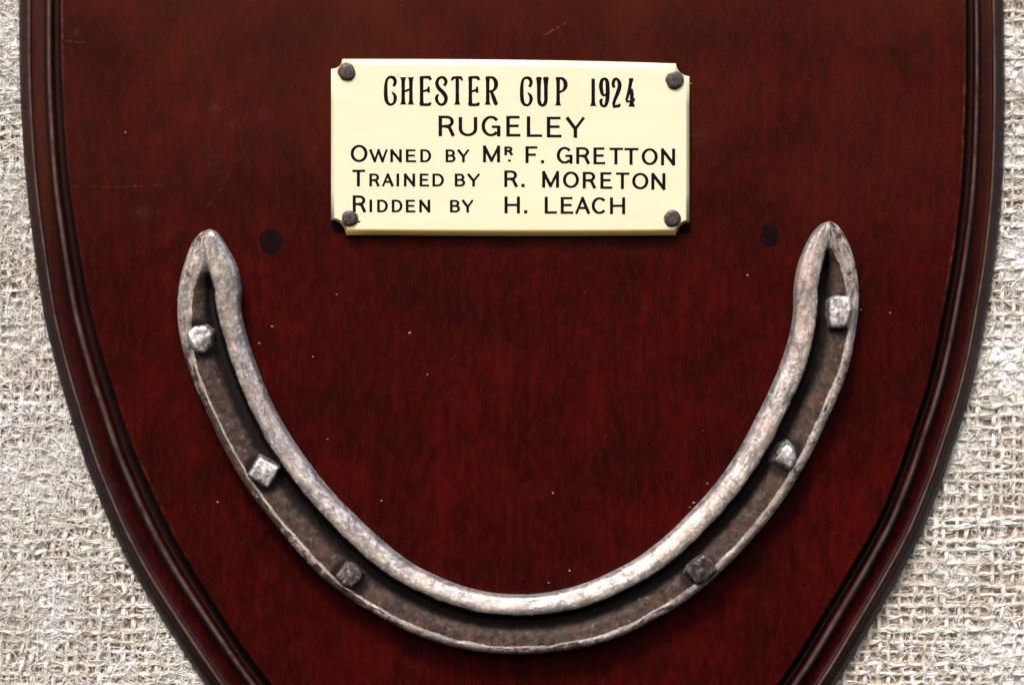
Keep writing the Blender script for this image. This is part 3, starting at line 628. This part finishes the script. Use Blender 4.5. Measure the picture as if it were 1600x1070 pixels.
# backing sheet
gx = np.arange(-320, 1921, 8.); gy = np.arange(-200, 1271, 8.); GX, GY = np.meshgrid(gx, gy, indexing='ij')
V = PA(GX, GY, HC - .62 + .15 * vnoise(GX / 20, GY / 20, 11)); mesh_np('backing', V.reshape(-1, 3), grid_faces(len(gx), len(gy)), M['backing'], cloth, True, kind='stuff')
pit = 17.6
def weave(name, vertical, seed):
    r_ = np.random.default_rng(seed); Cs = []; Rr = []
    a0, a1 = ((-160, 1760) if vertical else (-90, 1160)); b0, b1 = ((-90, 1160) if vertical else (-160, 1760))
    idx = np.arange(int((a1 - a0) / pit)); Vs = []; Fs = []; nv = 0
    for i in idx:
        c0 = a0 + i * pit + r_.normal(0, 1.4)
        t_ = np.arange(b0, b1, 3.6)
        wob = 4.2 * vnoise(t_ / 55, np.full_like(t_, i * 1.7), seed) + 1.8 * vnoise(t_ / 14, np.full_like(t_, i * 2.3), seed + 1)
        c = c0 + wob
        x, y = (c, t_) if vertical else (t_, c)
        ph = math.pi * (t_ - (0 if vertical else 0)) / pit + (i % 2) * math.pi + (0 if vertical else math.pi)
        h = HC + .30 * np.sin(ph) + .12 * vnoise(t_ / 22, np.full_like(t_, i * 3.1), seed + 2)
        rad = r_.uniform(.30, .54) * (1 + .30 * vnoise(t_ / 40, np.full_like(t_, i * 1.1), seed + 3) + .16 * vnoise(t_ / 6, np.full_like(t_, i * 4.1), seed + 4))
        keep = ~near_board(x, y, 55)
        # contiguous runs
        k = 0
        while k < len(t_):
            if not keep[k]: k += 1; continue
            e = k
            while e < len(t_) and keep[e]: e += 1
            if e - k > 4:
                C = PA(x[k:e], y[k:e], h[k:e])[None]; v, f = tubes(C, rad[k:e][None] * .00088, 6)
                Vs.append(v); Fs.append(f + nv); nv += len(v)
                for q in range(6):                      # loose twisted strands of the yarn
                    tt = t_[k:e]; an = q * 1.047 + tt / r_.uniform(17, 30) + 1.3 * vnoise(tt / 20, np.full_like(tt, q * 5. + i), seed + 5)
                    rr = rad[k:e] * (1.02 + .30 * vnoise(tt / 11, np.full_like(tt, q * 3. + i), seed + 6)) / .125
                    ox = rr * np.cos(an); oh = rr * np.sin(an) * .125
                    C = (PA(x[k:e] + ox, y[k:e], h[k:e] + oh) if vertical else PA(x[k:e], y[k:e] + ox, h[k:e] + oh))[None]
                    v, f = tubes(C, (.085 + .05 * vnoise(tt / 9, np.full_like(tt, q * 2. + i), seed + 7))[None] * .001, 4)
                    Vs.append(v); Fs.append(f + nv); nv += len(v)
            k = e
    mesh_np(name, np.concatenate(Vs), np.concatenate(Fs), M['thread'], cloth, True, kind='stuff')
weave('warp_threads', True, 31); weave('weft_threads', False, 47)
# dried white size filling the weave in patches
def patch_mask(x, y):
    m = np.zeros_like(x)
    for cx, cy, rx, ry, a in [(40, 748, 75, 45, 1), (105, 700, 40, 22, .9), (1572, 575, 70, 75, 1.0), (1590, 400, 38, 45, .9), (1500, 700, 40, 60, .6), (15, 60, 50, 120, .8), (20, 330, 40, 60, .7), (1560, 1020, 60, 50, .6),
                              (60, 950, 60, 60, .5), (1585, 90, 35, 70, .8), (1480, 900, 60, 40, .5), (1590, 230, 30, 60, .5), (50, 530, 50, 50, .6), (-120, 300, 80, 200, .8), (1720, 700, 80, 200, .8)]:
        m = np.maximum(m, a * np.clip(1.25 - np.hypot((x - cx) / rx, (y - cy) / ry), 0, 1))
    return m
for (xa, xb) in ((-200, 340), (1290, 1800)):
    gx = np.arange(xa, xb, 2.5); gy = np.arange(-100, 1180, 2.5); GX, GY = np.meshgrid(gx, gy, indexing='ij')
    mk = patch_mask(GX, GY)
    n_ = vnoise(GX / 12, GY / 12, 12) * .5 + vnoise(GX / 5, GY / 5, 13) * .35 + vnoise(GX / 2.6, GY / 2.6, 14) * .12
    hh = HC - .75 + 1.25 * np.clip(mk, 0, .9) + .62 * n_ * (.3 + mk)
    V = PA(GX, GY, hh); F = grid_faces(len(gx), len(gy))
    kf = (mk.ravel()[F].max(1) > .02)
    mesh_np('dried_size', V.reshape(-1, 3), F[kf], M['paint'], cloth, True, kind='stuff')
# loose fibres
def fibres(name, N, xr, lr, rr, up, seed, mat, K=9, yr=(-80, 1150), hook=1.0):
    r_ = np.random.default_rng(seed)
    x = r_.uniform(*xr, N); y = r_.uniform(*yr, N)
    # clumpy: keep more where a noise is high
    keep = (vnoise(x / 28, y / 28, seed) * .5 + .5 + .5 * patch_mask(x, y) > r_.uniform(.0, .9, N)) & ~near_board(x, y, 45)
    x, y = x[keep], y[keep]; N = len(x)
    L = r_.uniform(*lr, N) ; a = r_.uniform(0, 2 * math.pi, N)
    ax = r_.uniform(0, 1, N) < .35; a = np.where(ax, np.round(a / (math.pi / 2)) * math.pi / 2 + r_.normal(0, .2, N), a)
    curv = r_.normal(0, 1.3, N) * hook; curv2 = r_.normal(0, 1.2, N) * hook
    u = np.linspace(-.5, .5, K)
    ang = a[:, None] + curv[:, None] * u * 1.6 + curv2[:, None] * (u * 2) ** 2
    st = L[:, None] / (K - 1)
    X = x[:, None] + np.cumsum(np.cos(ang) * st, 1); Y = y[:, None] + np.cumsum(np.sin(ang) * st, 1)
    h0 = HC + .45 + r_.uniform(-.25, up, N)
    h = h0[:, None] + (r_.normal(0, .22, (N, 1)) * np.cos(u * 6)[None]) + .12 * r_.normal(0, 1, (N, 1)) * u[None]
    h = np.maximum(h, HC + .1); h[:, 0] = HC + .05; h[:, -1] = HC + .05
    rad = r_.uniform(*rr, N)[:, None] * (1 - .55 * np.abs(u * 2)[None] ** 3)
    v, f = tubes(PA(X, Y, h), rad * .001, 4)
    mesh_np(name, v, f, mat, cloth, True, kind='stuff')
fibres('loose_fibres', 30000, (-120, 400), (9, 42), (.03, .095), .55, 61, M['fibre'])
fibres('loose_fibres', 19000, (1240, 1720), (7, 28), (.03, .095), .28, 62, M['fibre'], hook=.8)
fibres('long_fibres', 800, (-160, 400), (50, 130), (.05, .085), .9, 63, M['fibre'], K=16, hook=.55)
fibres('long_fibres', 160, (1240, 1760), (40, 100), (.05, .085), .6, 64, M['fibre'], K=16, hook=.5)
